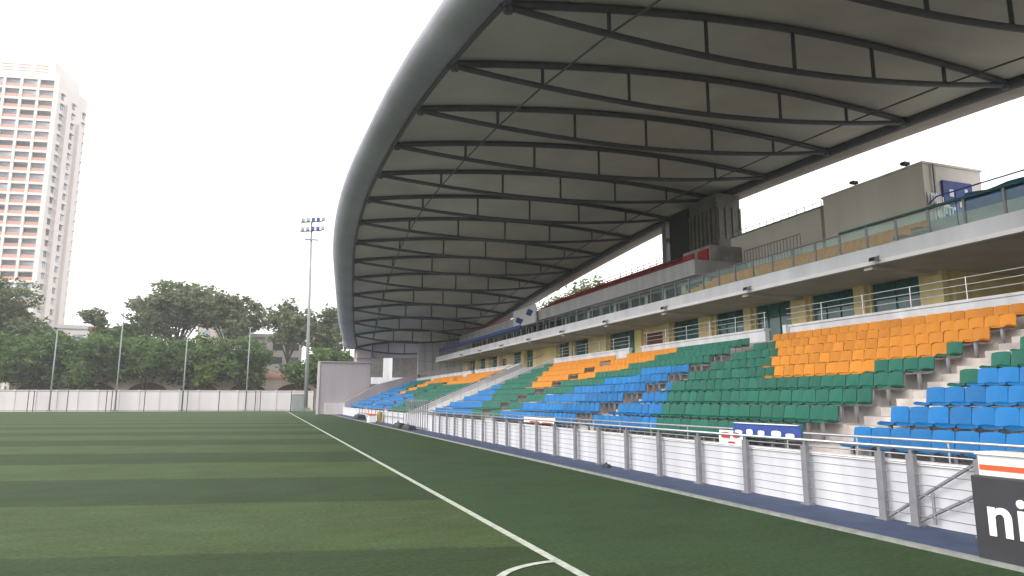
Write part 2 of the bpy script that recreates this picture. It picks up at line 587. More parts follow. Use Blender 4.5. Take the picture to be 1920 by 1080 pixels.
# the long box over the far half
BX, BY0, BY1 = 21.0, 30.2, 78.0
build(MB().box(22.0, 22.15, BY0 + 0.3, 79, 6.3, 8.15), 'box_wall', 'pale_concrete', stand)
y = 31.0
while y < 76:
    w = build(MB().box(21.9, 21.995, y, y + 1.5, 6.75, 8.0), 'box_window', 'frame_green', stand)
    for q in (0, 1):
        build(MB().box(21.87, 21.897, y + 0.06 + q * 0.72, y + 0.70 + q * 0.72, 6.82, 7.94), 'pane', 'window_dark', w)
    y += 2.05
build(MB().box(BX, 27.3, BY0, BY1, 8.15, 8.45), 'box_slab', 'pale_concrete', stand)
build(MB().box(BX - 0.03, BX + 0.13, BY0 - 0.02, BY1, 8.35, 8.98), 'box_fascia', 'pale_concrete', stand)
build(MB().box(BX + 0.13, 24.6, BY0 - 0.02, BY0 + 0.14, 8.451, 8.96), 'box_end', 'pale_concrete', stand)
for k in range(5):
    x = 22.0 + k * 0.75
    build(MB().box(x, x + 0.747, BY0 + 2.9, 60, 8.45, 8.62 + 0.44 * k), 'box_step', 'concrete', stand)
build(MB().box(25.8, 26.0, 41, 59, 8.45, 11.0), 'parapet', 'concrete', stand)
build(MB().box(25.0, 25.2, 59.01, BY1, 8.45, 9.3), 'parapet', 'concrete', stand)
m = MB()
for z in (9.25, 9.45):
    m.tube([(BX + 0.5, BY0 + 1, z), (BX + 0.5, BY1, z)], 0.03, 6)
y = BY0 + 1
while y < BY1:
    m.tube([(BX + 0.5, y, 8.6), (BX + 0.5, y, 9.45)], 0.025, 6)
    y += 1.5
build(m, 'red_rail', 'red_paint', stand)
m = MB()
for z in (11.25, 11.5):
    m.tube([(25.9, 41, z), (25.9, 59, z)], 0.03, 6)
y = 41
while y < 59:
    m.tube([(25.9, y, 11.0), (25.9, y, 11.5)], 0.03, 6)
    y += 0.9
build(m, 'parapet_rail', 'red_paint', stand)
# red doors at the near end of the box
for y, w_ in ((30.75, 0.9), (32.1, 0.9)):
    d = build(MB().box(22.2, 22.3, y, y + w_, 8.45, 9.75), 'red_door', 'red_paint', stand)
    build(MB().box(22.17, 22.199, y + 0.1, y + 0.16, 9.0, 9.15), 'handle', 'steel', d)
build(MB().box(22.305, 24.5, 30.6, 33.2, 8.45, 9.95), 'door_house', 'concrete', stand)
# slanting concrete wall by the pier
build(MB().prism([(30.2, 8.45), (26.9, 8.4), (27.4, 9.6), (33.0, 11.0), (33.0, 8.45)], 'x', 24.7, 24.95), 'slant_wall', 'concrete', stand)
# beige control rooms
room = build(MB().box(24.0, 27.2, 19.0, 24.2, 6.31, 10.86), 'control_room', 'beige', stand)
build(MB().box(23.94, 27.26, 18.94, 24.26, 10.861, 10.95), 'roof_edge', 'beige', room)
room2 = build(MB().box(24.35, 27.2, 24.262, 31.5, 6.31, 10.62), 'control_room', 'beige', stand)
build(MB().box(24.3, 27.2, 24.27, 31.5, 10.621, 10.70), 'roof_edge', 'grey_steel', room2)
build(MB().box(24.2, 24.34, 24.3, 24.6, 6.5, 10.6), 'downpipe', 'concrete', room2)
m = MB()
for y in np.arange(24.8, 31.4, 0.55):
    m.tube([(24.5, y, 10.70), (24.5, y, 10.98)], 0.02, 5)
m.tube([(24.5, 24.8, 10.98), (24.5, 31.3, 10.98)], 0.02, 5)
build(m, 'roof_rail', 'grey_steel', room2)
for y in (19.6, 22.2):
    lamp = build(MB().box(23.80, 24.10, y, y + 0.22, 11.02, 11.14), 'roof_lamp', 'dark', room)
    build(MB().tube([(24.05, y + 0.11, 10.95), (24.05, y + 0.11, 11.02)], 0.025, 6), 'lamp_bracket', 'dark', lamp)
build(MB().box(24.9, 26.5, 18.90, 18.99, 8.7, 10.25), 'notice_board', 'blue_paint', stand, label='dark blue board on the end of the beige room')
m = MB()
for x, z, w_, h in ((25.2, 9.6, 0.22, 0.3), (25.7, 9.2, 0.3, 0.22), (26.05, 9.7, 0.16, 0.28), (25.35, 9.05, 0.12, 0.12)):
    m.box(x, x + w_, 18.88, 18.899, z, z + h)
build(m, 'board_marks', 'white_paint', stand)
build(MB().box(24.42, 24.50, 18.86, 18.93, 6.6, 10.86), 'downpipe', 'grey_steel', stand)
# glass balustrade on the fascia
bal = build(MB().tube([(FX + 0.16, Y0, 7.36), (FX + 0.16, 18.2, 7.36)], 0.05, 8), 'balustrade_rail', 'frame_green', stand)
build(MB().tube([(FX + 0.16, 18.24, 7.30), (FX + 0.16, 78, 7.30)], 0.028, 8), 'balustrade_rail', 'grey_steel', stand)
yy = 18.2 - 1.15 * 19
post_me = MB().box(-0.03, 0.03, -0.035, 0.035, 0, 0.84).mesh('balustrade_post', 'grey_steel')
glass_me = MB().box(-0.008, 0.008, 0.05, 1.10, 0.06, 0.74).mesh('glass_panel', 'green_glass')
while yy < 77:
    inst(post_me, 'balustrade_post', (FX + 0.16, yy, 6.48), stand)
    inst(glass_me, 'glass_panel', (FX + 0.16, yy, 6.5), stand)
    yy += 1.15
build(MB().box(FX + 0.14, FX + 0.17, 40, 78, 6.56, 6.62), 'red_trim', 'red_paint', stand)
# blue sheeting and rail on the near upper deck
m = MB()
rows = []
for i, y in enumerate(np.linspace(Y0, 13.6, 60)):
    w_ = 0.03 * math.sin(i * 1.9) + 0.02 * math.sin(i * 0.7)
    rows.append([(18.80 + w_, y, 7.50 + 0.03 * math.sin(i * 1.3)), (18.74 + w_, y, 7.30), (18.78, y, 6.98)])
m.loft(rows)
build(m, 'blue_sheeting', 'blue_paint', stand, True)
m = MB()
m.tube([(18.9, Y0, 7.72), (18.9, 14.6, 7.72), (18.9, 14.9, 7.55)], 0.022, 8)
for y in (1.5, 4, 6.5, 9, 11.5, 14):
    m.tube([(18.9, y, 6.5), (18.9, y, 7.72)], 0.02, 8)
build(m, 'upper_rail', 'blue_paint', stand)
# small barred barrier beside the control room
m = MB()
for y in np.arange(24.6, 28.6, 0.22):
    m.tube([(22.9, y, 8.2), (22.9, y, 9.2)], 0.018, 5)
for z in (8.25, 9.2):
    m.tube([(22.9, 24.6, z), (22.9, 28.5, z)], 0.022, 5)
build(m, 'barrier', 'grey_steel', stand)
# pier that carries the roof
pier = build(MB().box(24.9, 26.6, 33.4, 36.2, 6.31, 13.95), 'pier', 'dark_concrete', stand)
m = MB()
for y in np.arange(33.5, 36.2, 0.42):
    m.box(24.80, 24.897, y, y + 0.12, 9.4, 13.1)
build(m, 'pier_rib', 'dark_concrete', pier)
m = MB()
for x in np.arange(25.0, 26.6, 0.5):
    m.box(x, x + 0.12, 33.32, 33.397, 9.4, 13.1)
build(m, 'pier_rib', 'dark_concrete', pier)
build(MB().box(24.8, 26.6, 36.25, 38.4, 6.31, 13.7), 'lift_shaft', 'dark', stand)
build(MB().box(25.4, 25.9, 39.8, 40.3, 8.45, 13.6), 'steel_post', 'grey_steel', stand)
build(MB().tube([(25.6, 38.4, 11.2), (25.6, 39.8, 12.6)], 0.12, 8), 'brace', 'grey_steel', stand)
# end wall of the stand
ew = build(MB().box(16.6, 25.5, 80.0, 80.5, 0, 8.6), 'end_screen', 'pale_concrete', stand)
m = MB()
for x in np.arange(17.4, 25.4, 0.9):
    m.box(x, x + 0.06, 79.93, 79.997, 5.0, 8.5)
for z in (6.1, 7.3):
    m.box(16.7, 25.4, 79.94, 79.995, z, z + 0.06)
build(m, 'screen_batten', 'concrete', ew)
build(MB().box(8.3, 16.6, 79.5, 80.4, 0, 1.4), 'end_plinth', 'end_wall', stand)
build(MB().prism([(8.3, 1.4), (16.6, 1.4), (16.6, 4.6), (12.0, 3.4)], 'y', 79.5, 80.4), 'end_plinth', 'end_wall', stand)

# ================================================================== ROOF
def pf(Y, c):
    return float(np.interp(Y, TY, c))


TY = [-12.0, -7.3, -2.3, 2.4, 7.1, 11.8, 16.5, 21.2, 25.9, 30.6, 35.3, 40.0, 44.7, 49.4, 54.1, 58.8, 63.5, 68.2, 72.9, 77.6, 82.3]
XF = [10.5, 9.3, 8.25, 7.40, 6.64, 6.02, 5.50, 5.19, 4.98, 4.86, 4.82, 4.88, 5.05, 5.36, 5.80, 6.33, 6.90, 7.48, 8.10, 8.80, 9.60]
ZF = [6.6, 7.9, 9.10, 10.14, 11.05, 11.80, 12.41, 12.89, 13.21, 13.38, 13.46, 13.41, 13.19, 12.89, 12.45, 11.87, 11.17, 10.42, 9.62, 8.72, 7.70]
XR = [20.9, 21.8, 22.8, 23.8, 24.65, 25.25, 25.75, 26.15, 26.40, 26.45, 26.25, 25.92, 25.60, 25.35, 25.05, 24.65, 24.05, 23.40, 22.75, 22.0, 21.2]
ZR = [7.0, 8.4, 9.65, 10.8, 11.83, 12.67, 13.34, 13.78, 14.08, 14.24, 14.24, 14.08, 13.75, 13.33, 12.86, 12.27, 11.50, 10.60, 9.78, 8.90, 7.95]
roof = empty('stand_roof', (15, 35, 13))
tag(roof, 'huge leaf-shaped canopy with grey rounded rim and dark lens trusses over the grandstand', 'roof')
NS = 6
HD = 0.74


def chord(i, t, s):
    """Point on truss i at t 0..1 across; s=+1 upper chord, -1 lower chord."""
    x = XF[i] + (XR[i] - XF[i]) * t
    z = ZF[i] + (ZR[i] - ZF[i]) * t + s * HD * math.sin(math.pi * t) ** 0.9
    return Vector((x, TY[i], z))


for i in range(len(TY)):
    tr = empty('truss', (XF[i], TY[i], ZF[i]))
    tr.parent = roof
    tr.location = (Vector((XF[i], TY[i], ZF[i])) - Vector((15, 35, 13))) * S
    build(MB().tube([chord(i, t, 1) for t in np.linspace(0, 1, 25)], 0.125, 8), 'upper_chord', 'truss_steel', tr, True)
    build(MB().tube([chord(i, t, -1) for t in np.linspace(0, 1, 25)], 0.102, 8), 'lower_chord', 'truss_steel', tr, True)
    for k in range(1, NS):
        t = k / NS
        build(MB().tube([chord(i, t, 1), chord(i, t, -1)], 0.065, 6), 'strut', 'truss_steel', tr, True)
    for t in (0.012, 0.988):
        p = chord(i, t, 0)
        build(MB().tube([p + Vector((0, 0, -0.2)), p + Vector((0, 0, 0.2))], 0.14, 8), 'end_plate', 'truss_steel', tr, True)
# ties along the roof through the first and last struts, cross cables in the bays
for k in (1, NS - 1):
    build(MB().tube([chord(i, k / NS, -1) for i in range(len(TY))], 0.035, 6), 'tie', 'truss_steel', roof, True)
# membrane: one panel per bay, hung a little between the trusses; the outer skin above
for i in range(len(TY) - 1):
    rows = []
    for b in np.linspace(0, 1, 5):
        row = []
        for t in np.linspace(0, 1, 13):
            p = chord(i, t, 1).lerp(chord(i + 1, t, 1), b)
            row.append(p + Vector((0, 0, 0.13 - 0.10 * math.sin(math.pi * b) * math.sin(math.pi * t))))
        rows.append(row)
    build(MB().loft(rows), 'membrane_panel', 'membrane', roof, True)
    rows = []
    for b in (0, 0.5, 1):
        rows.append([chord(i, t, 1).lerp(chord(i + 1, t, 1), b) + Vector((0, 0, 0.24 + 0.42 * (1 - t) ** 3)) for t in np.linspace(0, 1, 13)])
    build(MB().loft(rows), 'outer_skin', 'roof_top', roof, True)
# rounded rim along the front edge
prof = [(0.12, 0.30), (0.05, 0.0), (-0.25, -0.10), (-0.6, -0.08), (-0.95, 0.03), (-1.22, 0.22), (-1.42, 0.48), (-1.5, 0.8), (-1.42, 1.1), (-1.15, 1.32), (-0.7, 1.42), (0.1, 1.37), (0.35, 1.25)]
ys = np.linspace(TY[0], 83.6, 100)
from itertools import accumulate


def smooth(c, y):
    # cubic (Catmull-Rom) through the truss table
    i = int(np.clip(np.searchsorted(TY, y) - 1, 0, len(TY) - 2))
    t = (y - TY[i]) / (TY[i + 1] - TY[i])
    p0, p1, p2, p3 = c[max(i - 1, 0)], c[i], c[i + 1], c[min(i + 2, len(c) - 1)]
    return 0.5 * (2 * p1 + (p2 - p0) * t + (2 * p0 - 5 * p1 + 4 * p2 - p3) * t * t + (3 * p1 - p0 - 3 * p2 + p3) * t ** 3)


SEG = 12
edges = np.linspace(0, len(ys) - 1, SEG + 1).astype(int)
for a, b in zip(edges[:-1], edges[1:]):
    rows = []
    for y in ys[a:b + 1]:
        x, z = smooth(XF, y), smooth(ZF, y)
        k_ = float(np.interp(y, [30, 55], [0.80, 1.04]))
        rows.append([(x + px * k_, y, z + pz * (0.55 + 0.35 * (k_ - 0.8) / 0.24)) for px, pz in prof])
    build(MB().loft(rows), 'rim_panel', 'nose', roof, True)
m = MB().tube([(smooth(XF, y) + 0.1, y, smooth(ZF, y)) for y in ys], 0.09, 8)
build(m, 'edge_tube', 'truss_steel', roof, True)
# rear beam and eave
m = MB().tube([(smooth(XR, y), y, smooth(ZR, y)) for y in ys], 0.24, 10)
build(m, 'rear_beam', 'truss_steel', roof, True)
rows = []
for y in ys:
    x, z = smooth(XR, y), smooth(ZR, y)
    rows.append([(x + a, y, z + b) for a, b in ((0.0, 0.10), (0.3, -0.20), (1.1, -0.22), (1.3, -0.08), (1.1, 0.30), (0.0, 0.30))])
build(MB().loft(rows), 'eave', 'eave', roof, True)
# closing end face at the far tip
i = len(TY) - 1
rows = [[chord(i, t, 1) + Vector((0, 0.35, 0.3)), chord(i, t, 1) + Vector((0, 1.1, 0.05)), chord(i, t, 0) + Vector((0, 1.35, -0.5)), chord(i, t, 0) + Vector((0, 1.1, -1.1)), chord(i, t, 0) + Vector((0, 0.4, -1.2))] for t in np.linspace(0, 1, 13)]
build(MB().loft(rows), 'end_panel', 'nose', roof, True)

# concrete pylon under the tip, grey end wall in front of it
pyl = tag(empty('roof_pylon', (10.6, 83.6, 0)), 'tall pale concrete pylon holding up the far tip of the canopy', 'pylon')
bevel(build(MB().prism([(9.85, 82.9), (11.55, 82.9), (11.75, 84.3), (9.65, 84.3)], 'z', 0, 9.0), 'shaft', 'end_wall', pyl), 0.08)
build(MB().box(9.6, 11.8, 82.8, 84.4, 9.0, 9.5), 'capital', 'end_wall', pyl)
ewl = tag(empty('end_block_wall', (8.2, 81.5, 0)), 'plain lilac-grey concrete wall closing the far end of the stand', 'wall')
bevel(build(MB().box(5.55, 11.25, 81.0, 82.4, 0, 5.85), 'wall_block', 'end_wall', ewl), 0.04)
build(MB().box(5.3, 5.55, 80.9, 81.3, 0, 5.9), 'pilaster', 'far_wall', ewl)
build(MB().box(6.2, 11.2, 80.4, 80.997, 0, 1.25), 'ledge', 'far_wall', ewl)
build(MB().box(5.4, 11.4, 80.85, 82.5, 5.85, 5.98), 'coping', 'end_wall', ewl)

# ================================================================== SEATS
def seat_meshes():
    # backrest: a curved, round-cornered shell facing -x
    W, H0, H1 = 0.336, 0.385, 0.645
    def shell(fn, nu, nv, th):
        front = [[fn(u, v) for u in np.linspace(-1, 1, nu)] for v in np.linspace(0, 1, nv)]
        m_ = MB()
        back = [[(p[0] + th[0], p[1], p[2] + th[1]) for p in r] for r in front]
        m_.loft(front)
        m_.loft([list(reversed(r)) for r in back])
        for r0, r1 in ((front[0], back[0]), (back[-1], front[-1])):
            m_.loft([r0, r1])
        m_.loft([[r[0] for r in back], [r[0] for r in front]])
        m_.loft([[r[-1] for r in front], [r[-1] for r in back]])
        return m_

    def backf(u, v):
        w = W / 2 * (1 - 0.035 * max(0, v - 0.75) / 0.25)
        z = H0 + (H1 - H0) * v - 0.016 * (abs(u) ** 6) * (v > 0.9)
        x = 0.34 + 0.07 * v - 0.022 * u * u + 0.012 * math.cos(v * 3)
        return (x, w * u, z)

    def panf(u, v):
        w = W / 2 * (0.98 - 0.06 * (v < 0.05))
        x = 0.0 + 0.37 * v + 0.03 * (abs(u) ** 4) * (v < 0.05)
        z = 0.40 - 0.03 * v + 0.018 * u * u - 0.03 * (v < 0.05)
        return (x, w * u, z)
    back = shell(backf, 5, 4, (0.022, 0.0))
    pan = shell(panf, 5, 4, (0.0, -0.03))
    br = MB().box(0.12, 0.17, -0.025, 0.025, 0, 0.36).box(0.05, 0.36, -0.03, 0.03, 0.335, 0.36)
    return back, pan, br


sb, sp, sbr = seat_meshes()
SM = {}
for c in ('blue', 'green', 'orange'):
    SM[c] = (sb.mesh('backrest_' + c, 'seat_' + c, smooth=True), sp.mesh('seat_pan_' + c, 'seat_' + c, smooth=True))
BR_ME = sbr.mesh('bracket', 'steel')
PITCH = 0.345


def colour(sec, k, y, j):
    if sec == 0:
        if k <= 3: return 'blue'
        if k == 4: return 'green' if y > 8.35 else 'blue'
        if k <= 6: return 'green'
        return 'orange' if y > 3.5 else 'green'
    if sec == 1:
        if k <= 4: return 'blue' if y > (14.7, 15.7, 16.8, 17.7)[k - 1] else 'green'
        if k == 5: return 'orange' if 11.2 < y < 14.3 else 'green'
        if k == 6: return 'orange' if 10.15 < y < 15.2 else 'green'
        return 'orange' if y < {7: 16.0, 8: 17.2, 9: 18.1}[k] else 'green'
    if sec == 2:
        if k <= 6 and y < (26.6, 26.3, 25.7, 24.9, 23.8, 22.4)[k - 1]: return 'blue'
        if k >= 6 and y > {6: 26.3, 7: 24.8, 8: 24.2, 9: 23.6}[k]: return 'orange'
        return 'green'
    if sec == 3:
        if k <= 5 and y > (30.8, 31.8, 32.9, 34.8, 36.2)[k - 1]: return 'blue'
        if k >= 5 and y < {5: 31.5, 6: 32.8, 7: 34.0, 8: 35.3, 9: 36.6}[k]: return 'orange'
        return 'green'
    if sec == 4:
        if k >= 7: return 'orange' if y > 45.5 else 'green'
        if k <= 3: return 'green' if y < 52 else 'blue'
        return 'green'
    if sec == 5:
        if k <= 4: return 'blue'
        if k >= 8: return 'orange'
        return 'green' if (y + k) < 69 else 'orange'
    if k <= 6: return 'blue'
    return 'green' if y < 75 else 'blue'


ORD = ['zeroth', 'first', 'second', 'third', 'fourth', 'fifth', 'sixth', 'seventh', 'eighth', 'ninth', 'tenth', 'eleventh', 'twelfth', 'thirteenth', 'fourteenth', 'fifteenth', 'sixteenth',
       'seventeenth', 'eighteenth', 'nineteenth', 'twentieth', 'twenty-first', 'twenty-second', 'twenty-third', 'twenty-fourth', 'twenty-fifth', 'twenty-sixth', 'twenty-seventh', 'twenty-eighth']
seats = []
Rm = cam.rotation_euler.to_matrix()
cam_fwd = Rm @ Vector((0, 0, -1))
for s, (a, b) in enumerate(SECT):
    cnt = int((b - a - 0.05) / PITCH)
    for k in range(1, NR + 1):
        for j in range(cnt):
            y = (b - 0.2 - j * PITCH) if s == 0 else (a + 0.2 + j * PITCH)
            p = Vector((row_x(k), y, row_z(k)))
            seats.append((s, k, j, p, colour(s, k, y, j)))


def seen_x(p):
    q = Rm.transposed() @ (p + Vector((0, 0, 0.5)) - Vector((0, 0, 1.6)))
    return q.x / -q.z * 1280 + 960


vis = [t for t in seats if seen_x(t[3]) < 1935]
vis.sort(key=lambda t: (t[3] - Vector((0, 0, 1.6))).dot(cam_fwd))
near = vis[:300]
near_set = set((t[0], t[1], t[2]) for t in near)
WHERE = {0: 'in front of the near stairs', 1: 'beyond the near stairs', 2: 'beyond the second stairs'}
for s, k, j, p, c in near:
    e = empty('stadium_seat', p)
    row = 'front' if k == 1 else 'top' if k == NR else ORD[k]
    tag(e, '%s plastic seat in the %s row, %s seat %s' % (c, row, ORD[j + 1], WHERE[s]), 'seat', 'folding seats of the lower tier')
    dy = random.uniform(-0.006, 0.006)
    q = Vector((p.x, p.y + dy, p.z))
    o = inst(SM[c][0], 'backrest', q, e, random.uniform(-0.02, 0.02))
    o = inst(SM[c][1], 'seat_pan', q, e)
    o.rotation_euler = (0, random.uniform(-0.04, 0.03), 0)
    inst(BR_ME, 'bracket', q, e)
rest = MB()
CI = {'blue': 0, 'green': 1, 'orange': 2, 'red': 3}


def low_seat(p, c, w=0.164):
    x, y, z = p
    mi = CI[c]
    dy = random.uniform(-0.004, 0.004)
    y += dy
    rest.add([(x + 0.35, y - w, z + 0.37), (x + 0.35, y + w, z + 0.37), (x + 0.41, y + w, z + 0.635), (x + 0.41, y - w, z + 0.635),
              (x + 0.39, y - w, z + 0.37), (x + 0.39, y + w, z + 0.37), (x + 0.44, y + w, z + 0.635), (x + 0.44, y - w, z + 0.635)],
             [(0, 1, 2, 3), (7, 6, 5, 4), (3, 2, 6, 7), (0, 3, 7, 4), (1, 5, 6, 2)], mi)
    rest.box(x, x + 0.36, y - w, y + w, z + 0.36, z + 0.40, mi)


for s, k, j, p, c in seats:
    if (s, k, j) not in near_set:
        low_seat(p, c)
for k in range(3):                                     # upper tier
    y = 17.5
    while y < 30:
        low_seat((19.75 + k * 0.85, y, 6.55 + 0.38 * k), 'orange')
        y += 0.36
for k in range(5):
    y = 33.8
    while y < 59.6:
        low_seat((22.1 + k * 0.75, y, 8.62 + 0.44 * k), 'red')
        y += 0.36
o = build(rest, 'seat_mass', ['seat_blue', 'seat_green', 'seat_orange', 'seat_red'])
tag(o, 'remaining blue, green and orange seats of the far sections and upper tiers', 'seats', 'folding seats of the lower tier', 'stuff')

# ================================================================== PITCHSIDE FENCE
fence = tag(empty('perimeter_fence', (7.95, 6.87, 0)), 'steel post-and-wire fence along the blue track before the white wall', 'fence')
FXX = 7.95
ypost = [6.87, 7.36] + [8.76 + 1.42 * i for i in range(19)]
pm = MB().box(-0.035, 0.035, -0.055, 0.055, 0.0, 0.90)
pm.box(-0.012, 0.012, -0.02, 0.02, 0.90, 0.955)
pm.box(-0.07, 0.07, -0.09, 0.09, 0.0, 0.02)
post_me = pm.mesh('post', 'grey_steel')
for y in ypost:
    inst(post_me, 'post', (FXX, y, 0.012), fence)
yend = ypost[-1]
y_near = 5.95
build(MB().tube([(FXX, y_near, 0.985), (FXX, yend + 6.5, 0.985)], 0.026, 8), 'top_rail', 'steel', fence, True)
for z in (0.14, 0.27, 0.40, 0.53, 0.66, 0.79):
    build(MB().tube([(FXX, y_near, z), (FXX, yend, z)], 0.006, 6), 'wire', 'grey_steel', fence, True)
# corner post and return
inst(post_me, 'post', (FXX, 5.95, 0.012), fence)
build(MB().tube([(FXX, 5.95, 0.985), (FXX + 0.18, 5.80, 0.99), (FXX + 0.9, 5.7, 0.99)], 0.026, 8), 'top_rail', 'steel', fence, True)
# diagonal stays of the gate leaf between the last posts
build(MB().tube([(FXX + 0.02, 7.3, 0.06), (FXX + 0.02, 6.0, 0.86)], 0.022, 6), 'brace', 'grey_steel', fence)
build(MB().tube([(FXX + 0.02, 6.85, 0.06), (FXX + 0.02, 5.98, 0.52)], 0.022, 6), 'brace', 'grey_steel', fence)
build(MB().tube([(FXX + 0.02, 6.62, 0.06), (FXX + 0.02, 6.62, 0.45)], 0.02, 6), 'brace', 'grey_steel', fence)

# handrail behind the wall, in front of the first row
rail = tag(empty('front_handrail', (8.40, 6, 0.3)), 'slim steel handrail on the walkway in front of the first seat row', 'railing')
for z, r in ((1.06, 0.022), (0.86, 0.012)):
    build(MB().tube([(8.40, Y0, z), (8.40, 37, z)], r, 8), 'rail', 'steel', rail, True)
hp = MB().tube([(0, 0, 0), (0, 0, 0.76)], 0.017, 6).mesh('post', 'steel')
for i in range(22):
    inst(hp, 'post', (8.40, 5.2 + 1.48 * i, 0.30), rail)

# tall barred gate farther along the fence
gate = tag(empty('barred_gate', (7.95, 36, 0)), 'tall grey gate of upright bars where the wire fence ends', 'gate')
gy0, gy1 = 35.6, 41.4
for z in (0.12, 1.0, 1.58):
    build(MB().tube([(7.95, gy0, z), (7.95, gy1, z)], 0.03, 6), 'rail', 'grey_steel', gate)
bar_me = MB().tube([(0, 0, 0.05), (0, 0, 1.62)], 0.028, 6).mesh('bar', 'grey_steel')
for y in np.arange(gy0, gy1 + 0.01, 0.58):
    inst(bar_me, 'bar', (7.95, float(y), 0.01), gate)
low = tag(empty('low_rail', (7.95, 42, 0)), 'low steel rail running on beyond the barred gate', 'railing')
for z in (0.5, 0.95):
    build(MB().tube([(7.95, 42.2, z), (7.95, 64, z)], 0.025, 6), 'rail', 'grey_steel', low)
lp_me = MB().tube([(0, 0, 0), (0, 0, 0.95)], 0.025, 6).mesh('post', 'grey_steel')
for i in range(12):
    inst(lp_me, 'post', (7.95, 42.2 + 1.95 * i, 0.012), low)

# advertising boards at the near corner
brd = tag(empty('advertising_board', (6.9, 4, 0)), 'black pitchside advertising board with white lettering at the corner of the track', 'board')
bevel(build(MB().box(6.86, 6.98, 2.0, 5.25, 0.03, 0.84), 'panel', 'board_black', brd), 0.012)
for y in (2.5, 4.9):
    build(MB().box(6.98, 7.25, y, y + 0.05, 0.02, 0.06), 'foot', 'grey_steel', brd)
cu = bpy.data.curves.new('lettering', 'FONT')
cu.body = 'ni'
cu.size = 0.56 * S
cu.extrude = 0.004 * S
cu.offset = 0.012 * S
cu.space_character = 1.05
cu.materials.append(MATS['white_paint'])
tmp = bpy.data.objects.new('lettering', cu)
C.objects.link(tmp)
bpy.context.view_layer.update()
lme = bpy.data.meshes.new_from_object(tmp.evaluated_get(bpy.context.evaluated_depsgraph_get()))
bpy.data.objects.remove(tmp)
lt = bpy.data.objects.new('lettering', lme)
C.objects.link(lt)
lt.parent = brd
lt.matrix_local = Matrix.Translation((Vector((6.853, 5.12, 0.285)) - Vector((6.9, 4, 0))) * S) @ Matrix(((0, 0, -1, 0), (-1, 0, 0, 0), (0, 1, 0, 0), (0, 0, 0, 1)))
wb = tag(empty('striped_board', (7.35, 4, 0)), 'white board with an orange-red stripe standing behind the black board', 'board')
bevel(build(MB().box(7.32, 7.40, 2.0, 5.50, 0.03, 1.02), 'panel', 'white_paint', wb), 0.012)
build(MB().box(7.312, 7.319, 2.0, 5.48, 0.86, 0.915), 'stripe', 'orange_paint', wb)
build(MB().box(7.28, 7.6, 2.0, 5.50, 1.022, 1.05), 'cap', 'white_paint', wb)


# banners on the handrail
def banner(y0, y1, z0, z1, base, marks, markmat, label, name='banner'):
    e = tag(empty(name, (8.36, (y0 + y1) / 2, z0)), label, 'banner', 'banners tied to the front handrail')
    ny = 14
    rows = []
    for i in range(ny + 1):
        y_ = y0 + (y1 - y0) * i / ny
        w_ = 0.012 * math.sin(i * 1.7)
        rows.append([(8.355 + w_ * 0.3, y_, z1 - 0.006 * math.sin(math.pi * i / ny)), (8.345 + w_, y_, (z0 + z1) / 2), (8.35 + w_ * 0.5, y_, z0)])
    m_ = MB().loft(rows)
    m_.loft([[(p[0] + 0.006, p[1], p[2]) for p in reversed(r)] for r in rows])
    build(m_, 'cloth', base, e, True)
    m_ = MB()
    for a_, b_, c_, d_ in marks:
        yy0, yy1 = y0 + (y1 - y0) * a_, y0 + (y1 - y0) * b_
        cz, hz = z0 + (z1 - z0) * (c_ + d_) / 2, (z1 - z0) * (d_ - c_) / 2
        cy_, hy = (yy0 + yy1) / 2, (yy1 - yy0) / 2
        poly = [(cy_ + hy * math.copysign(abs(math.cos(t)) ** 0.6, math.cos(t)), cz + hz * math.copysign(abs(math.sin(t)) ** 0.6, math.sin(t))) for t in np.linspace(0, 2 * math.pi, 12, endpoint=False)]
        m_.prism(poly, 'x', 8.325, 8.33)
    build(m_, 'print', markmat, e)


banner(9.25, 11.0, 0.96, 1.19, 'blue_paint', [(0.08, 0.2, 0, 0.35), (0.26, 0.4, 0.02, 0.5), (0.5, 0.6, 0.05, 0.45), (0.68, 0.78, 0.0, 0.5), (0.85, 0.97, 0.0, 0.4), (0.0, 1.0, 0.92, 1.0)], 'white_paint', 'blue banner with white blots on the handrail before the green seats')
banner(10.75, 11.45, 0.74, 1.03, 'white_paint', [(0.1, 0.4, 0.55, 0.9), (0.5, 0.9, 0.5, 0.9), (0.3, 0.6, 0.1, 0.3)], 'red_paint', 'small white and red banner beside the blue one on the handrail')
banner(19.6, 22.3, 0.86, 1.04, 'white_paint', [(0.05, 0.4, 0.0, 0.22), (0.45, 0.8, 0.05, 0.3)], 'red_paint', 'long white banner with red marks farther along the handrail')


# things left by the track
def bag(loc, l, w_, h, mname, label):
    e = tag(empty('kit_bag', loc), label, 'bag', 'kit bags by the track')
    x, y_, z = loc
    prof_ = [(-0.5, 0.0), (0.5, 0.0), (0.52, 0.45), (0.36, 0.9), (0.0, 1.0), (-0.36, 0.9), (-0.52, 0.45)]
    rows_ = []
    for t, s_ in ((-0.5, 0.75), (-0.44, 1.0), (-0.15, 0.96), (0.15, 1.02), (0.44, 0.98), (0.5, 0.72)):
        rows_.append([(x + px * w_ * s_, y_ + t * l, z + pz * h * s_) for px, pz in prof_ + prof_[:1]])
    m_ = MB().loft(rows_)
    m_.add([r for r in rows_[0][:-1]], [tuple(range(7))])
    m_.add([r for r in rows_[-1][:-1]], [tuple(range(6, -1, -1))])
    build(m_, 'body', mname, e, True)
    build(MB().tube([(x - w_ * 0.25, y_ - l * 0.2, z + h * 0.9), (x - w_ * 0.1, y_ - l * 0.1, z + h * 1.25), (x - w_ * 0.1, y_ + l * 0.1, z + h * 1.25), (x - w_ * 0.25, y_ + l * 0.2, z + h * 0.9)], 0.015, 6), 'handle', 'dark', e)


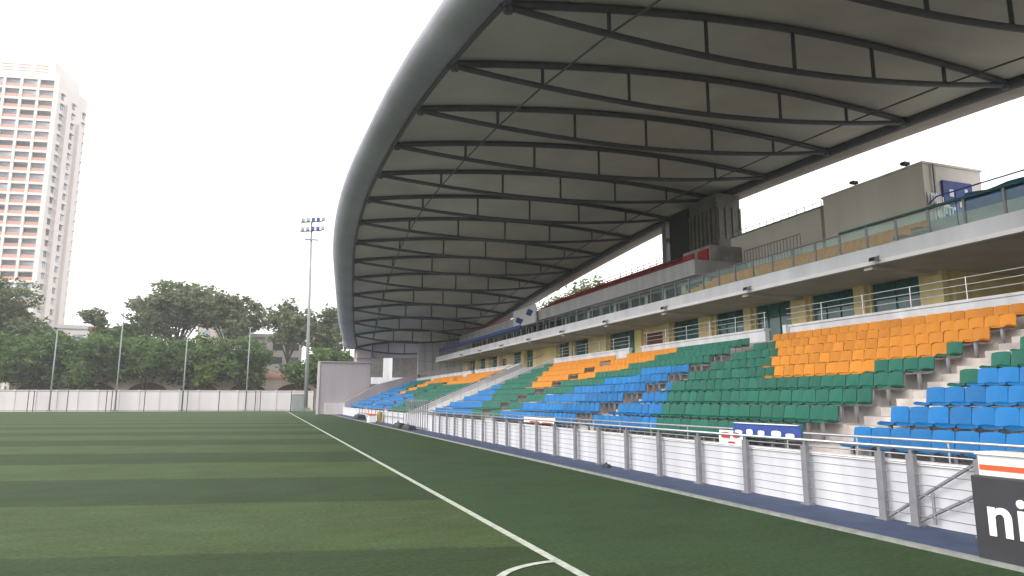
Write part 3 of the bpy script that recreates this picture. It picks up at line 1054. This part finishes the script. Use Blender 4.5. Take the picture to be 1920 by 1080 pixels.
bag((7.4, 59.0, 0.012), 2.0, 0.8, 0.42, 'dark', 'black kit bag lying on the track near the far end')
bag((7.3, 40.0, 0.012), 1.5, 0.5, 0.3, 'dark', 'dark bag on the track at the far side of the barred gate')
bag((7.35, 37.4, 0.012), 1.6, 0.5, 0.26, 'dark', 'flat dark bag on the track before the barred gate')
bag((7.72, 15.0, 0.012), 0.22, 0.12, 0.09, 'dark', 'tiny black bag at the foot of a wire fence post')
ic = tag(empty('ice_box', (7.2, 50.5, 0)), 'white cool box with orange lid standing on the track', 'cool box')
bevel(build(MB().box(6.95, 7.45, 50.1, 51.2, 0.012, 0.5), 'body', 'white_paint', ic), 0.03)
bevel(build(MB().box(6.93, 7.47, 50.08, 51.22, 0.502, 0.60), 'lid', 'orange_paint', ic), 0.02)
build(MB().tube([(6.9, 50.4, 0.45), (6.86, 50.65, 0.38), (6.9, 50.9, 0.45)], 0.015, 6), 'handle', 'dark', ic)
bn = tag(empty('yellow_bin', (7.75, 50.4, 0)), 'small yellow bin beside the white cool box', 'bin')
build(MB().tube([(7.75, 50.4, 0.012), (7.75, 50.4, 0.70)], 0.16, 14, 0.20), 'body', 'yellow_paint', bn, False)
build(MB().tube([(7.75, 50.4, 0.70), (7.75, 50.4, 0.74)], 0.22, 14), 'rim', 'yellow_paint', bn)

# stacked white chairs by the beige room
ch = tag(empty('stacked_chairs', (24.1, 18.5, 8.4)), 'white plastic chairs stacked against the end of the beige room', 'chairs')
for i in range(3):
    m = MB()
    y = 18.2 + 0.13 * i
    z = 8.45 + 0.12 * i
    m.box(23.9, 24.4, y, y + 0.4, z + 0.4, z + 0.44)
    for x in (23.9, 24.36):
        m.box(x, x + 0.04, y, y + 0.04, z, z + 0.4)
        m.box(x, x + 0.04, y + 0.36, y + 0.40, z, z + 0.95)
    for x in np.arange(23.9, 24.4, 0.115):
        m.box(x, x + 0.06, y + 0.365, y + 0.395, z + 0.5, z + 0.95)
    build(m, 'chair', 'white_paint', ch)

# lamps on the balcony fascia
lamp_pos = [10.2 + 6.3 * i for i in range(10)]
LORD = ['the control-room side of the near window', 'the widest green window', 'the third green window', 'the fifth window', 'the brown door', 'the window past the ramp', 'the twin windows', 'the far ramp end', 'the last but two far windows', 'the farthest windows']
for i, y in enumerate(lamp_pos):
    e = tag(empty('fascia_lamp', (18.4, y, 6.05)), 'grey floodlamp on the balcony fascia, %s of ten counting from the camera' % ORD[i + 1], 'lamp', 'lamps along the balcony fascia')
    m = MB().prism([(18.18, 6.02), (18.36, 6.06), (18.36, 6.14), (18.22, 6.16)], 'y', y - 0.13, y + 0.13)
    build(m, 'housing', 'grey_steel', e)
    build(MB().tube([(18.34, y, 6.10), (18.5, y, 6.22)], 0.03, 6), 'arm', 'grey_steel', e)
    build(MB().add([(18.176, y - 0.11, 6.03), (18.176, y + 0.11, 6.03), (18.212, y + 0.11, 6.15), (18.212, y - 0.11, 6.15)], [(0, 1, 2, 3)]), 'lens', 'window_dark', e)

# blue and white hoarding on the upper tier, far end
hb = tag(empty('sponsor_hoarding', (20.9, 56, 7.5)), 'blue and white hoarding fixed to the end of the upper balcony', 'hoarding')
build(MB().box(20.7, 20.8, 52.5, 58.0, 8.0, 9.5), 'panel', 'white_paint', hb)
m = MB()
m.prism([(53.0, 9.0), (54.2, 9.3), (54.8, 8.9), (53.6, 8.6)], 'x', 20.68, 20.697)
m.prism([(55.4, 8.5), (57.0, 8.9), (57.4, 8.5), (56.0, 8.15)], 'x', 20.68, 20.697)
build(m, 'print', 'blue_paint', hb)
bb = tag(empty('blue_hoarding', (18.6, 60, 6.6)), 'long dark blue hoarding hung on the far glass balustrade', 'hoarding')
build(MB().box(18.42, 18.49, 50, 77, 7.15, 7.42), 'panel', 'blue_paint', bb)

# ================================================================== FAR END
# boundary wall, slightly skewed to the pitch
WA, WB = Vector((-62, 118.5, 0)), Vector((6.5, 106.5, 0))
wd = (WB - WA).normalized()
wnrm = Vector((wd.y, -wd.x, 0))                       # towards the camera
wlen = (WB - WA).length
ang = math.atan2(wd.y, wd.x)
bw = tag(empty('boundary_wall', WA), 'white panelled wall across the far end of the pitch', 'wall')
npn = 26
pw = wlen / npn
panel_me = MB().box(0.02, pw - 0.02, 0, 0.22, 0, 2.95).mesh('wall_panel', 'far_wall')
pil_me = MB().box(-0.13, 0.13, -0.07, 0.25, 0, 3.02).mesh('pilaster', 'far_wall')
cop_me = MB().box(0.13, pw - 0.13, -0.04, 0.25, 2.953, 3.03).mesh('coping', 'grey_steel')
for i in range(npn):
    p = WA + wd * (pw * i)
    inst(panel_me, 'wall_panel', p, bw, ang)
    inst(pil_me, 'pilaster', p, bw, ang)
    inst(cop_me, 'coping', p, bw, ang)
mf = tag(empty('mesh_fence', WA + wnrm * 1.2), 'thin dark post fence standing before the white boundary wall', 'fence')
mp = MB().tube([(0, 0, 0), (0, 0, 2.9)], 0.055, 6).mesh('post', 'dark')
for i in range(14):
    p = WA + wd * (wlen * (i + 0.4) / 14) + wnrm * 1.2
    inst(mp, 'post', p, mf)
    if i % 2 == 0:
        inst(mp, 'post', p + wd * 0.7, mf)
for z in (0.15, 2.75):
    a, b = WA + wnrm * 1.2 + Vector((0, 0, z)), WB + wnrm * 1.2 + Vector((0, 0, z))
    build(MB().tube([a, b], 0.03, 6), 'rail', 'dark', mf)


def wall_pt(px_x):
    """Point on the far wall line at lateral position x."""
    t = (px_x - WA.x) / (WB.x - WA.x)
    return WA.lerp(WB, t) + wnrm * 0.7


def net_pole(x, h, label):
    p = wall_pt(x)
    e = tag(empty('net_pole', p), label, 'pole', 'tall poles along the boundary wall')
    build(MB().tube([p, p + Vector((0, 0, h))], 0.11, 8, 0.07), 'shaft', 'pole', e, True)
    build(MB().box(p.x - 0.25, p.x + 0.25, p.y - 0.25, p.y + 0.25, 0, 0.25), 'base', 'concrete', e)
    build(MB().tube([p + Vector((-0.35, 0, h)), p + Vector((0.35, 0, h))], 0.05, 6), 'cross_arm', 'pole', e)


net_pole(-36.2, 13.8, 'tall grey pole before the leftmost tree, by the photo edge')
net_pole(-28.2, 11.3, 'grey pole second from the tower side along the wall')
net_pole(-19.9, 13.9, 'tall grey pole at the tower side of the big central tree')
net_pole(-11.2, 11.0, 'grey pole in front of the big central tree')
net_pole(-2.7, 12.1, 'grey pole between the central tree and the floodlight mast')

fl = tag(empty('floodlight_mast', (5.35, 104, 0)), 'tall floodlight mast with two lamp bars at the pitch corner', 'floodlight')
build(MB().tube([(5.35, 104, 0), (5.2, 104, 13), (4.95, 104, 28.0)], 0.30, 12, 0.14), 'mast', 'pole', fl, True)
build(MB().box(4.75, 5.95, 103.4, 104.6, 0, 0.5), 'base', 'concrete', fl)
for z in (26.6, 28.0):
    b_ = build(MB().tube([(3.3, 103.9, z - 0.25), (6.5, 103.9, z + 0.2)], 0.09, 6), 'lamp_bar', 'pole', fl)
    for i in range(5):
        x = 3.45 + i * 0.72
        zz = z - 0.25 + 0.45 * (x - 3.3) / 3.2
        m = MB().prism([(103.4, zz + 0.1), (103.75, zz + 0.05), (103.8, zz + 0.55), (103.55, zz + 0.62)], 'x', x, x + 0.5)
        build(m, 'lamp', 'blue_paint' if i in (2, 3) else 'pole', b_)
build(MB().box(4.0, 6.0, 103.7, 104.1, 25.2, 25.35), 'platform', 'pole', fl)
f2 = tag(empty('floodlight_mast', (13.0, 165, 0)), 'faint distant mast seen beside the canopy rim', 'mast')
build(MB().tube([(12.4, 165, 0), (12.2, 165, 37)], 0.35, 8, 0.2), 'mast', 'white_paint', f2, True)
build(MB().box(11.4, 13.0, 164.8, 165.2, 35.5, 37.2), 'head', 'white_paint', f2)
cab = tag(empty('utility_cabinet', (3.9, 102, 0)), 'grey utility cabinet at the foot of the floodlight mast', 'cabinet')
bevel(build(MB().box(3.3, 4.9, 101.3, 102.3, 0.1, 2.3), 'body', 'pole', cab), 0.04)
build(MB().box(3.25, 4.95, 101.25, 102.35, 2.3, 2.42), 'lid', 'pole', cab)
build(MB().box(3.38, 4.05, 101.27, 101.298, 0.25, 2.2), 'door', 'pole', cab)
build(MB().box(4.15, 4.82, 101.27, 101.298, 0.25, 2.2), 'door', 'pole', cab)

# white framed structure behind the end of the stand
wf = tag(empty('white_frame_building', (17, 97, 0)), 'white post-and-beam structure behind the far end of the stand', 'building')
for x in (15.2, 20.2):
    build(MB().box(x, x + 1.1, 96, 97.1, 0, 11.0), 'post', 'white_wall', wf)
for z in (3.8, 8.3):
    build(MB().box(12.0, 24, 96.2, 96.9, z, z + 0.9), 'beam', 'white_wall', wf)
build(MB().box(12, 24, 103, 103.4, 0, 9.5), 'back_wall', 'dark_concrete', wf)
build(MB().box(11.5, 24.5, 95.8, 103.6, 11.0, 11.5), 'roof_slab', 'grey_steel', wf)

# low arcaded building behind the wall
ab = tag(empty('arcade_building', (-10, 121, 0)), 'low cream arcade with wide round arches behind the boundary wall', 'building')
ax0, ax1, na = -36.0, 8.0, 6
aw = (ax1 - ax0) / na
for i in range(na):
    c0 = ax0 + aw * i
    pts = [(c0, 5.0), (c0, 0.0), (c0 + 0.5, 0.0), (c0 + 0.5, 2.2)]
    for t in np.linspace(math.pi, 0, 14):
        pts.append((c0 + aw / 2 + (aw / 2 - 0.5) * math.cos(t), 2.2 + 2.1 * math.sin(t)))
    pts += [(c0 + aw - 0.5, 0.0), (c0 + aw, 0.0), (c0 + aw, 5.0)]
    build(MB().prism(pts, 'y', 121.0, 121.5), 'arch', 'cream', ab)
    build(MB().box(c0, c0 + aw, 120.85, 121.65, 5.003, 5.25), 'cornice', 'cream', ab)
build(MB().box(ax0, ax1, 124.5, 124.8, 0, 5.0), 'back_wall', 'brown_door', ab)
build(MB().prism([(120.7, 5.26), (125, 5.26), (123, 6.3)], 'x', ax0 - 0.3, ax1 + 0.3), 'roof', 'roof_tile', ab)


def house(x0, x1, y0, y1, h, wallm, roofm, nfl, ncol, label, name='far_house', flat=True):
    e = tag(empty(name, ((x0 + x1) / 2, y0, 0)), label, 'building')
    build(MB().box(x0, x1, y0, y1, 0, h), 'wall', wallm, e)
    if flat:
        build(MB().box(x0 - 0.3, x1 + 0.3, y0 - 0.3, y1 + 0.3, h, h + 0.7), 'roof', roofm, e)
    else:
        build(MB().prism([(x0 - 0.5, h), (x1 + 0.5, h), ((x0 + x1) / 2, h + 2.4)], 'y', y0 - 0.5, y1 + 0.5), 'roof', roofm, e)
    fw = (x1 - x0) / ncol
    for f_ in range(nfl):
        for c_ in range(ncol):
            zz = h - 2.4 - f_ * 2.6
            xx = x0 + fw * (c_ + 0.2)
            build(MB().box(xx, xx + fw * 0.6, y0 - 0.06, y0 - 0.003, zz, zz + 1.3), 'window', 'tower_window', e)
    return e


house(-45, -33, 150, 160, 15.0, 'tower_wall', 'roof_top', 4, 4, 'pale block with flat roof between the tower and the central tree')
house(-30, -22, 138, 146, 13.6, 'cream', 'roof_tile', 4, 3, 'reddish-brown topped block beside the central tree')
house(-6, 6, 140, 150, 13.5, 'tower_wall', 'roof_top', 4, 4, 'white flat-roofed block seen between the central tree and the mast')
house(7.5, 16, 134, 142, 9.0, 'cream', 'roof_tile', 3, 3, 'cream house behind the tree next to the canopy rim', flat=False)
house(-14, -8, 152, 158, 19.5, 'cream', 'roof_tile', 3, 2, 'distant block with a red roof peeking over the central tree', flat=False)

# apartment tower
tw = tag(empty('apartment_tower', (-56, 170, 0)), 'very tall white apartment tower with red-brown parapets rising above the trees', 'building')
TX1, TYF = -46.5, 165.0
TXW, TD, NF, FH = 30.0, 14.0, 29, 2.36
ZT = 2.0 + NF * FH
ta = math.radians(-9.8)
tw.location = Vector((TX1, TYF, 0)) * S
tw.rotation_euler = (0, 0, ta)


def tpart(mb, name, m_, parent=tw):
    o = bpy.data.objects.new(name, mb.mesh(name, m_))
    C.objects.link(o)
    o.parent = parent
    return o


def tinst(me, name, loc):
    o = bpy.data.objects.new(name, me)
    C.objects.link(o)
    o.parent = tw
    o.location = Vector(loc) * S
    return o


tpart(MB().box(-TXW, 0, 0.55, TD, 0, ZT), 'core', 'tower_side')
tpart(MB().box(-TXW, 0, 0, TD, ZT, ZT + 1.4), 'cornice', 'tower_wall')
tpart(MB().box(-TXW + 2, -1.5, 1.0, TD - 1, ZT + 1.4, ZT + 4.8), 'roof_storey', 'tower_wall')
tpart(MB().box(-TXW + 3, -6, 3.0, TD - 3, ZT + 4.8, ZT + 6.6), 'roof_house', 'tower_wall')
louvre = MB().box(0, 2.6, 0.94, 0.997, 0, 0.12).mesh('louvre', 'tower_parapet')
for x in (-5.5, -8.9, -12.3):
    for z in (0.6, 1.3, 2.0):
        tinst(louvre, 'louvre', (x, 0, ZT + 1.6 + z))
NB = 8
BW = 3.35
for i in range(NB + 1):
    tpart(MB().box(-BW * i - 0.62 - 0.28, -BW * i - 0.62 + 0.28, 0.0, 0.547, 0, ZT), 'pier', 'tower_wall')
tpart(MB().box(-0.34, 0, 0.001, 0.547, 0, ZT), 'corner', 'tower_wall')
win_me = MB().box(0.28, BW - 0.28, 0.40, 0.54, 0, 0.85).mesh('window', 'tower_window')
par_me = MB().box(0.28, BW - 0.28, 0.15, 0.54, 0, 0.72).mesh('parapet', 'tower_parapet')
slab_me = MB().box(0.285, BW - 0.285, 0.04, 0.54, 0, 0.55).mesh('floor_band', 'tower_wall')
for f_ in range(NF):
    z = 2.0 + f_ * FH
    for b_ in range(NB):
        x = -0.62 - BW * (b_ + 1)
        if f_ >= 5 and b_ < 6:
            tinst(par_me, 'parapet', (x, 0, z + 0.56))
            tinst(win_me, 'window', (x, 0, z + 1.32))
        if b_ < 6:
            tinst(slab_me, 'floor_band', (x, 0, z))
# the narrow side: small windows and balcony notches
sw_me = MB().box(0.0, 0.12, -0.45, 0.45, 0, 1.05).mesh('side_window', 'tower_window')
hood_me = MB().box(0.0, 0.5, -0.8, 0.8, 0, 0.14).mesh('hood', 'tower_wall')
bay_me = MB().box(0.0, 0.7, -1.0, 1.0, 0, NF * FH - 4).mesh('side_bay', 'tower_side')
tinst(bay_me, 'side_bay', (0.003, 4.4, 2))
tinst(bay_me, 'side_bay', (0.003, 10.6, 0))
for f_ in range(4, NF - 1):
    z = 2.3 + f_ * FH
    for y in (2.1, 7.4, 12.6):
        tinst(sw_me, 'side_window', (0.003, y, z + 1.0))
        tinst(hood_me, 'hood', (0.003, y, z + 2.15))

# ================================================================== TREES
def make_tree(name, loc, h, rx, rz, zc, nl, lm, label, group, seed, leaf=0.42, lobes=9, trunk_r=0.35, sparse=0.0):
    r = np.random.default_rng(seed)
    e = tag(empty(name, loc), label, 'tree', group)
    x, y, z = loc
    L_ = Vector(loc)
    # limbs first: lobes sit at limb ends
    cen = []
    for i in range(lobes):
        a = 2 * math.pi * (i + r.uniform(-0.3, 0.3)) / lobes
        rr = rx * r.uniform(0.25, 0.8)
        zz = zc + rz * r.uniform(-0.6, 0.65) * (1.1 - rr / rx * 0.5)
        cen.append((rr * math.cos(a), rr * math.sin(a) * 0.8, zz))
    cen.append((0, 0, zc + rz * 0.55))
    m_ = MB()
    fork = Vector((r.uniform(-0.3, 0.3), 0, max(1.5, (zc - rz) * 0.9)))
    m_.tube([L_, L_ + fork * 0.5 + Vector((0.1, 0, 0)), L_ + fork], trunk_r, 9, trunk_r * 0.7)
    for c in cen:
        c = Vector(c)
        mid = fork.lerp(c, 0.5) + Vector((r.uniform(-.4, .4), r.uniform(-.4, .4), 0.4))
        m_.tube([L_ + fork, L_ + mid, L_ + c], trunk_r * 0.42, 6, 0.05)
    build(m_, 'trunk', 'bark', e, True)
    # leaf clumps: twigs inside the lobes, leaves round each twig
    per = int(nl * 1.7) // len(cen)
    V, F = [], []
    allv = []
    for c in cen:
        lr = np.array([rx * r.uniform(0.36, 0.55), rx * r.uniform(0.36, 0.55), rz * r.uniform(0.32, 0.5)])
        ntw = 34
        d = r.normal(size=(ntw, 3))
        d /= np.linalg.norm(d, axis=1)[:, None]
        rad = r.uniform(0.35, 1.0, (ntw, 1)) ** 0.6
        tw_ = np.array(c) + d * rad * lr
        k = r.integers(0, ntw, per)
        pos = tw_[k] + r.normal(size=(per, 3)) * np.array([0.55, 0.55, 0.34]) * (rx / 6.0) ** 0.5
        allv.append(pos)
    pos = np.concatenate(allv)
    nn = len(pos)
    u = r.normal(size=(nn, 3))
    u[:, 2] *= 0.5
    u /= np.linalg.norm(u, axis=1)[:, None]
    w = r.normal(size=(nn, 3))
    w -= (w * u).sum(1)[:, None] * u
    w /= np.linalg.norm(w, axis=1)[:, None]
    s_ = leaf * r.uniform(0.6, 1.3, (nn, 1))
    a_ = pos - u * s_
    b_ = pos + w * s_ * 0.45
    c_ = pos + u * s_
    d_ = pos - w * s_ * 0.45
    verts = np.stack([a_, b_, c_, d_], 1).reshape(-1, 3) * S
    me = bpy.data.meshes.new('crown')
    me.from_pydata(verts.tolist(), [], np.arange(nn * 4).reshape(-1, 4).tolist())
    me.materials.append(MATS[lm])
    o = bpy.data.objects.new('crown', me)
    C.objects.link(o)
    o.parent = e
    return e


G = 'trees beyond the boundary wall'
make_tree('broadleaf_tree', (-45, 132, 0), 22, 9.5, 8.5, 14.5, 9000, 'leaf_mid', 'large grey-green tree in front of the apartment tower', G, 1, lobes=12, trunk_r=0.5)
make_tree('broadleaf_tree', (-38.0, 130, 0), 15, 5.2, 6.0, 9.6, 4200, 'leaf_mid', 'medium tree at the right foot of the apartment tower', G, 2)
make_tree('broadleaf_tree', (-15.5, 134, 0), 23, 9.0, 6.0, 16.8, 10000, 'leaf_mid', 'biggest spreading tree in the middle of the far end', G, 3, lobes=13, trunk_r=0.6)
make_tree('broadleaf_tree', (-7.2, 133, 0), 20, 5.6, 4.6, 15.6, 4200, 'leaf_mid', 'loose-crowned tree at the mast side of the biggest tree', G, 4)
make_tree('broadleaf_tree', (-22.5, 131, 0), 13, 5.0, 5.0, 9.8, 4200, 'leaf_dark', 'dark rounded tree at the tower side of the biggest tree', G, 5)
make_tree('broadleaf_tree', (3.0, 131, 0), 19, 4.6, 5.2, 14.5, 2600, 'leaf_mid', 'open-branched tree just behind the floodlight mast', G, 6, lobes=8)
make_tree('broadleaf_tree', (10.5, 132, 0), 19, 5.2, 5.6, 14.0, 3600, 'leaf_mid', 'tree between the floodlight mast and the canopy rim', G, 7)
for i, (x, y, w_, h, lm) in enumerate([(-47, 118, 5.0, 4.6, 'leaf_dark'), (-39, 117.5, 4.6, 4.8, 'leaf_dark'), (-31.5, 116, 4.4, 4.6, 'leaf_dark'), (-24.5, 115.5, 4.2, 4.4, 'leaf_dark'), (-17.5, 115, 4.2, 4.8, 'leaf_dark'),
                                       (-10.5, 114.5, 4.2, 4.6, 'leaf_dark'), (-4.0, 114, 4.0, 4.4, 'leaf_dark'), (8.40, 113, 4.2, 4.0, 'leaf_dark')]):
    lab = ['dark low tree at the photo edge below the tower', 'dark low tree under the tower trees, next from the photo edge', 'dark low tree beside the bright shrub near the tower', 'dark low tree over the first wide arch', 'dark low tree under the tower side of the biggest tree',
           'dark low tree under the middle of the biggest tree', 'dark low tree over the arch next to the mast', 'dark low tree between the mast and the grey end wall'][i]
    make_tree('low_tree', (x, y + 3.5, 0), 10, w_ * 1.22, h * 0.95, 7.5 if i < 7 else 6.6, 5200, lm, lab, 'low trees along the boundary wall', 20 + i, leaf=0.34, trunk_r=0.22)
make_tree('bright_shrub', (-26.0, 116.2, 0), 6, 1.9, 2.2, 4.2, 1300, 'leaf_bright', 'light green shrub over the wall at the tower end', 'bright shrubs over the wall', 41, leaf=0.26, trunk_r=0.1, lobes=5)
make_tree('bright_shrub', (-8.8, 113.2, 0), 6, 1.6, 1.9, 4.8, 1100, 'leaf_bright', 'light green shrub over the wall below the biggest tree', 'bright shrubs over the wall', 42, leaf=0.26, trunk_r=0.1, lobes=5)
make_tree('feather_tree', (-26.5, 126, 0), 17, 2.2, 1.6, 14.6, 500, 'leaf_mid', 'thin feathery treetop standing up beside the biggest tree', G, 43, leaf=0.36, trunk_r=0.16, lobes=5)
# trees behind the stand, seen through the gap under the roof
for i, (x, y) in enumerate([(46, 70), (42, 84), (40, 97)]):
    make_tree('broadleaf_tree', (x, y, 0), 20, 6.5, 5.0, 13.6 - i * 0.3, 1700, 'leaf_dark', ['tree behind the stand in the gap beside the pier', 'tree behind the stand in the middle of the gap', 'tree behind the stand at the narrow end of the gap'][i], 'trees behind the stand', 60 + i, leaf=0.3)

# ================================================================== HAZE
hz = bpy.data.materials.new('haze')
hz.use_nodes = True
hz.node_tree.nodes.clear()
ho = hz.node_tree.nodes.new('ShaderNodeOutputMaterial')
pv = hz.node_tree.nodes.new('ShaderNodeVolumePrincipled')
pv.inputs['Color'].default_value = (0.95, 0.96, 0.97, 1)
pv.inputs['Density'].default_value = 0.0005
hz.node_tree.links.new(pv.outputs['Volume'], ho.inputs['Volume'])
MATS['haze'] = hz
tag(build(MB().box(-905, 905, -305, 1505, -1.2, 82), 'haze', 'haze'), 'thin pale haze over the whole ground', 'haze', kind='stuff')
